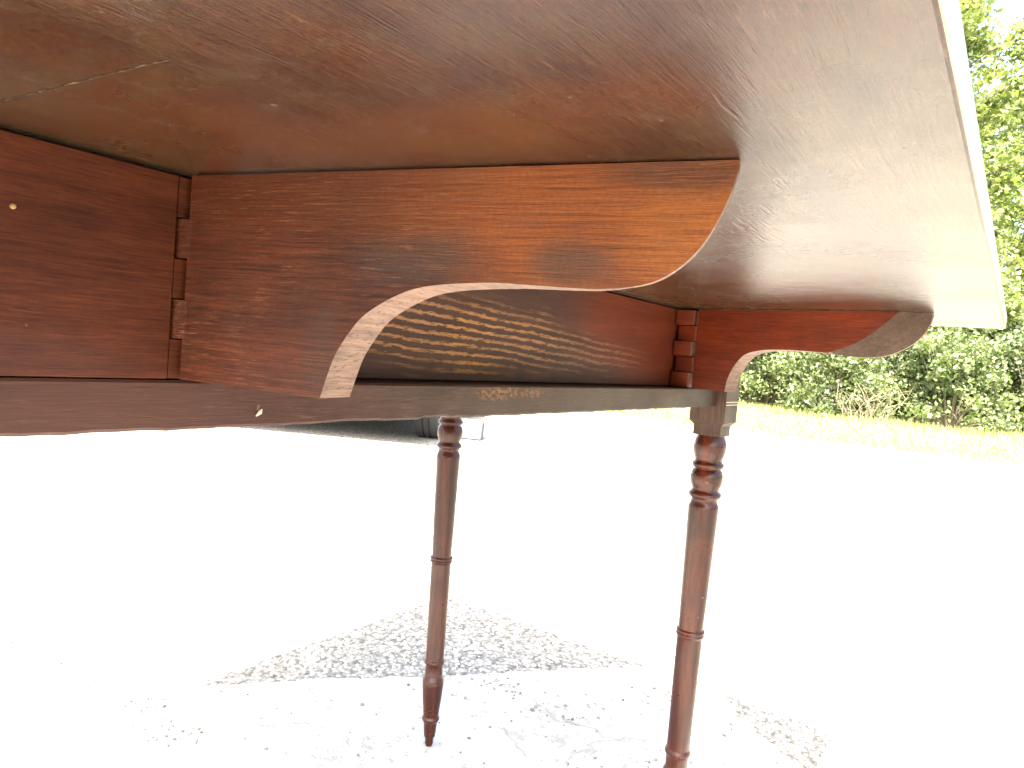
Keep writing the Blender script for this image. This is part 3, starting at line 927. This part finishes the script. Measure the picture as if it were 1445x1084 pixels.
def bracket(profile, nb, t, loc, rotz, mat, inner_front):
    """fly bracket: face outline in (s, z), thickness t; the first nb points of the outline (the tip) are chamfered on the
    inner face, so the tip is thin; knuckles at levels 2 and 4"""
    full = catmull(profile, 6)
    P = [(GAP, -0.0012)] + full + [(GAP, profile[-1][1] + 0.0004)]
    nbv = (nb - 1) * 6
    cv = catmull([(profile[0][0] - 0.0207, -0.0004), (profile[0][0] - 0.0400, -0.0187), (profile[0][0] - 0.0580, -0.0315), profile[nb - 1]], 12)
    # resample the chamfer line to the same number of points
    acc = [0.0]
    for p, q_ in zip(cv, cv[1:]): acc.append(acc[-1] + math.dist(p, q_))
    Q = list(P)
    pl = [0.0]
    for p, q_ in zip(full[:nbv + 1], full[1:nbv + 1]): pl.append(pl[-1] + math.dist(p, q_))
    for i in range(nbv + 1):
        target = pl[i] / pl[-1] * acc[-1]
        j = max(0, min(len(cv) - 2, next((k for k in range(len(acc) - 1) if acc[k + 1] >= target), len(cv) - 2)))
        u = (target - acc[j]) / max(1e-9, acc[j + 1] - acc[j])
        Q[i + 1] = (cv[j][0] + (cv[j + 1][0] - cv[j][0]) * u, cv[j][1] + (cv[j + 1][1] - cv[j][1]) * u)
    yo, yi = (t, 0.0) if inner_front else (0.0, t)
    sgn = -1 if inner_front else 1
    bm = bmesh.new()
    A = [bm.verts.new((p[0], yo, p[1])) for p in P]
    C = [bm.verts.new((p[0], yi, p[1])) for p in Q]
    Mv = []
    for i, (p, q_) in enumerate(zip(P, Q)):
        dd = min(1.0, math.dist(p, q_) / 0.024); dd = dd ** 0.8
        Mv.append(bm.verts.new((p[0], yo + sgn * ((t * 0.965 if 1 <= i <= nbv + 1 else t * 0.55) * (1 - dd) + 0.0028 * dd), p[1])))
    bm.faces.new(A)
    bm.faces.new(C[::-1])
    n = len(P)
    bev = set()
    for i in range(n):
        k = (i + 1) % n
        bm.faces.new([A[i], A[k], Mv[k], Mv[i]])
        f = bm.faces.new([Mv[i], Mv[k], C[k], C[i]])
        if 1 <= i <= nbv: bev.add(f.index)
        f.material_index = 2 if (1 <= i < nbv - 2 and math.dist(P[i], Q[i]) > (0.002 if inner_front else 0.0005)) else 0
    b = obj('fly_bracket', bm, mat, tab, loc, rotz, sm=28)
    b.data.materials.append(M_EDGE)
    b.data.materials.append(M_BEV)
    for p in b.data.polygons:
        if p.material_index == 0 and abs(p.normal.y) < 0.75 and p.center.x > 0.03 and p.center.z < -0.004 and not (abs(p.normal.z) > 0.95 and p.center.z < -0.085):
            p.material_index = 1
    bv = b.modifiers.new('bevel', 'BEVEL'); bv.width = 0.0006; bv.segments = 2; bv.limit_method = 'ANGLE'; bv.angle_limit = math.radians(50)
    for i in (1, 3):
        z1_, z0_ = lev[i]
        k = bmesh.new()
        if inner_front:
            plan = rounded(-0.0240, GAP + 0.0002, 0.0003, t - 0.0003, 0.004)
            add_prism(k, plan, 'z', z0_ + 0.0004, z1_ - 0.0004)
        else:
            barrel(k, -t / 2, t / 2, t / 2 - 0.0002, z0_ + 0.0004, z1_ - 0.0004, math.pi / 2, 1.35 * math.pi,
                   [(-0.0045, -0.0010), (-0.0032, -0.0013), (-0.0006, -0.0012), (0.0050, -0.00004), (0.0050, 0.0004), (GAP + 0.0002, t - 0.0002)])
        obj('knuckle', k, mat, b, bevel=0.0003 if inner_front else 0.0)
    return b
P1 = [(0.2328, -0.0004), (0.2329, -0.0035), (0.2317, -0.0093), (0.2294, -0.0161), (0.2264, -0.0229), (0.2228, -0.0288), (0.2179, -0.034), (0.2113, -0.0385),
      (0.2033, -0.0410), (0.1925, -0.0423), (0.1823, -0.0424), (0.1688, -0.0421), (0.1534, -0.0418), (0.1393, -0.0426), (0.1269, -0.0440), (0.1167, -0.0465),
      (0.1061, -0.0515), (0.0974, -0.0574), (0.0914, -0.0645), (0.0860, -0.0731), (0.0827, -0.0821), (0.0800, -0.0910)]
P2 = [(0.2359, -0.0004), (0.2356, -0.0035), (0.2342, -0.0102), (0.2296, -0.0195), (0.2211, -0.0288), (0.2085, -0.0370), (0.1939, -0.0422), (0.1763, -0.0436),
      (0.1610, -0.0427), (0.1537, -0.0418), (0.1273, -0.0411), (0.1001, -0.0416), (0.0810, -0.0437), (0.0663, -0.0484), (0.0572, -0.0573), (0.0507, -0.0686),
      (0.0471, -0.0790), (0.0455, -0.0907)]
b1 = bracket(P1, 13, t1, (0, 0, TZ), math.radians(12.64), M_BRK1, False)
b1['label'] = 'near bracket with its polish worn to orange at the tip'
b2 = bracket(P2, 10, t2, (0, D2, TZ), math.radians(-12.56), M_BRK2, True)
b2['label'] = 'far bracket with smooth red polish'

# end rails and the far side rail (out of sight behind the inner rail)
bm = bmesh.new(); add_box(bm, -0.40, -0.0425, 0.700, 0.718, z(-0.110), z(-0.003)); obj('end_rail', bm, M_RAIL, tab)
bm = bmesh.new(); add_box(bm, -0.40, -0.0425, -0.118, -0.100, z(-0.110), z(-0.003)); obj('end_rail', bm, M_RAIL, tab)
bm = bmesh.new(); add_box(bm, -0.452, -0.434, -0.088, 0.690, z(-0.110), z(-0.003)); obj('side_rail', bm, M_RAIL, tab)

# turned legs: square block on top, then vase and ring turnings, ringed taper, peg foot
LEGP = [(0.0168, -0.1515), (0.0172, -0.1535), (0.0190, -0.1575), (0.0203, -0.1640), (0.0205, -0.1700), (0.0192, -0.1770), (0.0174, -0.1815), (0.0170, -0.1845),
        (0.0178, -0.1862), (0.0196, -0.1880), (0.0202, -0.1900), (0.0196, -0.1922), (0.0176, -0.1940), (0.0168, -0.1955), (0.0190, -0.1985), (0.0204, -0.2040),
        (0.0205, -0.2090), (0.0194, -0.2150), (0.0174, -0.2195), (0.0168, -0.2222), (0.0178, -0.2242), (0.0200, -0.2262), (0.0206, -0.2285), (0.0198, -0.2308),
        (0.0176, -0.2325), (0.0166, -0.2350), (0.0170, -0.2385), (0.0186, -0.2420), (0.0192, -0.2450), (0.0191, -0.2500), (0.0180, -0.3000), (0.0168, -0.3600),
        (0.0158, -0.4030), (0.0158, -0.4042), (0.0178, -0.4055), (0.0184, -0.4075), (0.0176, -0.4092), (0.0173, -0.4100), (0.0182, -0.4112), (0.0180, -0.4128), (0.0166, -0.4142),
        (0.0162, -0.4160), (0.0156, -0.4700), (0.0149, -0.5200), (0.0144, -0.5635), (0.0144, -0.5650), (0.0158, -0.5664), (0.0165, -0.5690), (0.0160, -0.5716), (0.0144, -0.5735),
        (0.0140, -0.5760), (0.0137, -0.5890), (0.0142, -0.5915), (0.0160, -0.5950), (0.0169, -0.6000), (0.0166, -0.6060), (0.0150, -0.6250), (0.0132, -0.6420), (0.0122, -0.6525),
        (0.0122, -0.6540), (0.0134, -0.6555), (0.0138, -0.6580), (0.0130, -0.6602), (0.0110, -0.6618), (0.0105, -0.6660), (0.0096, -0.6780), (0.0086, -0.6850), (0.0066, -0.6858),
        (0.0064, -0.6960), (0.0050, -0.6995)]
def leg(cx, cy, fx, fy, rz=0.0):
    prof = []
    for a, b in zip(LEGP, LEGP[1:]):
        n = max(1, int(abs(b[1] - a[1]) / 0.02))
        for j in range(n):
            prof.append((a[0] + (b[0] - a[0]) * j / n, a[1] + (b[1] - a[1]) * j / n))
    prof.append(LEGP[-1])
    bm = bmesh.new()
    lean = ((fx - cx) / (-0.70 + 0.15), (fy - cy) / (-0.70 + 0.15))
    add_lathe(bm, [(r, z(v)) for r, v in prof], cx, cy, 40, lean, z(-0.15))
    L = obj('leg', bm, M_LEG, tab, sm=50)
    bm = bmesh.new()
    w, w2 = 0.0228, 0.0178
    prev = None
    for (ww, zz) in ((w, -0.002), (w, -0.1335), (w2, -0.1385), (w2, -0.1515)):
        cur = [bm.verts.new((cx + sx * ww, cy + sy * ww, z(zz))) for sx, sy in ((-1, -1), (1, -1), (1, 1), (-1, 1))]
        if prev:
            for i in range(4):
                bm.faces.new([prev[i], prev[(i + 1) % 4], cur[(i + 1) % 4], cur[i]])
        else:
            bm.faces.new(cur)
        prev = cur
    bm.faces.new(prev[::-1])
    B = obj('block', bm, M_BLOCKW, L, bevel=0.0006)
    for zz in (-0.1075, -0.1110):
        k = bmesh.new(); add_box(k, cx + w - 0.0002, cx + w + 0.0003, cy - w + 0.001, cy + w - 0.001, z(zz), z(zz + 0.0010))
        o = obj('stringing', k, M_STRING, L)
    return L
leg(-0.0086, 0.7155, -0.0125, 0.7150)
leg(-0.4434, 0.7132, -0.3971, 0.6699)
leg(-0.0086, -0.1130, -0.0086, -0.1130)
leg(-0.4434, -0.1130, -0.4434, -0.1130)
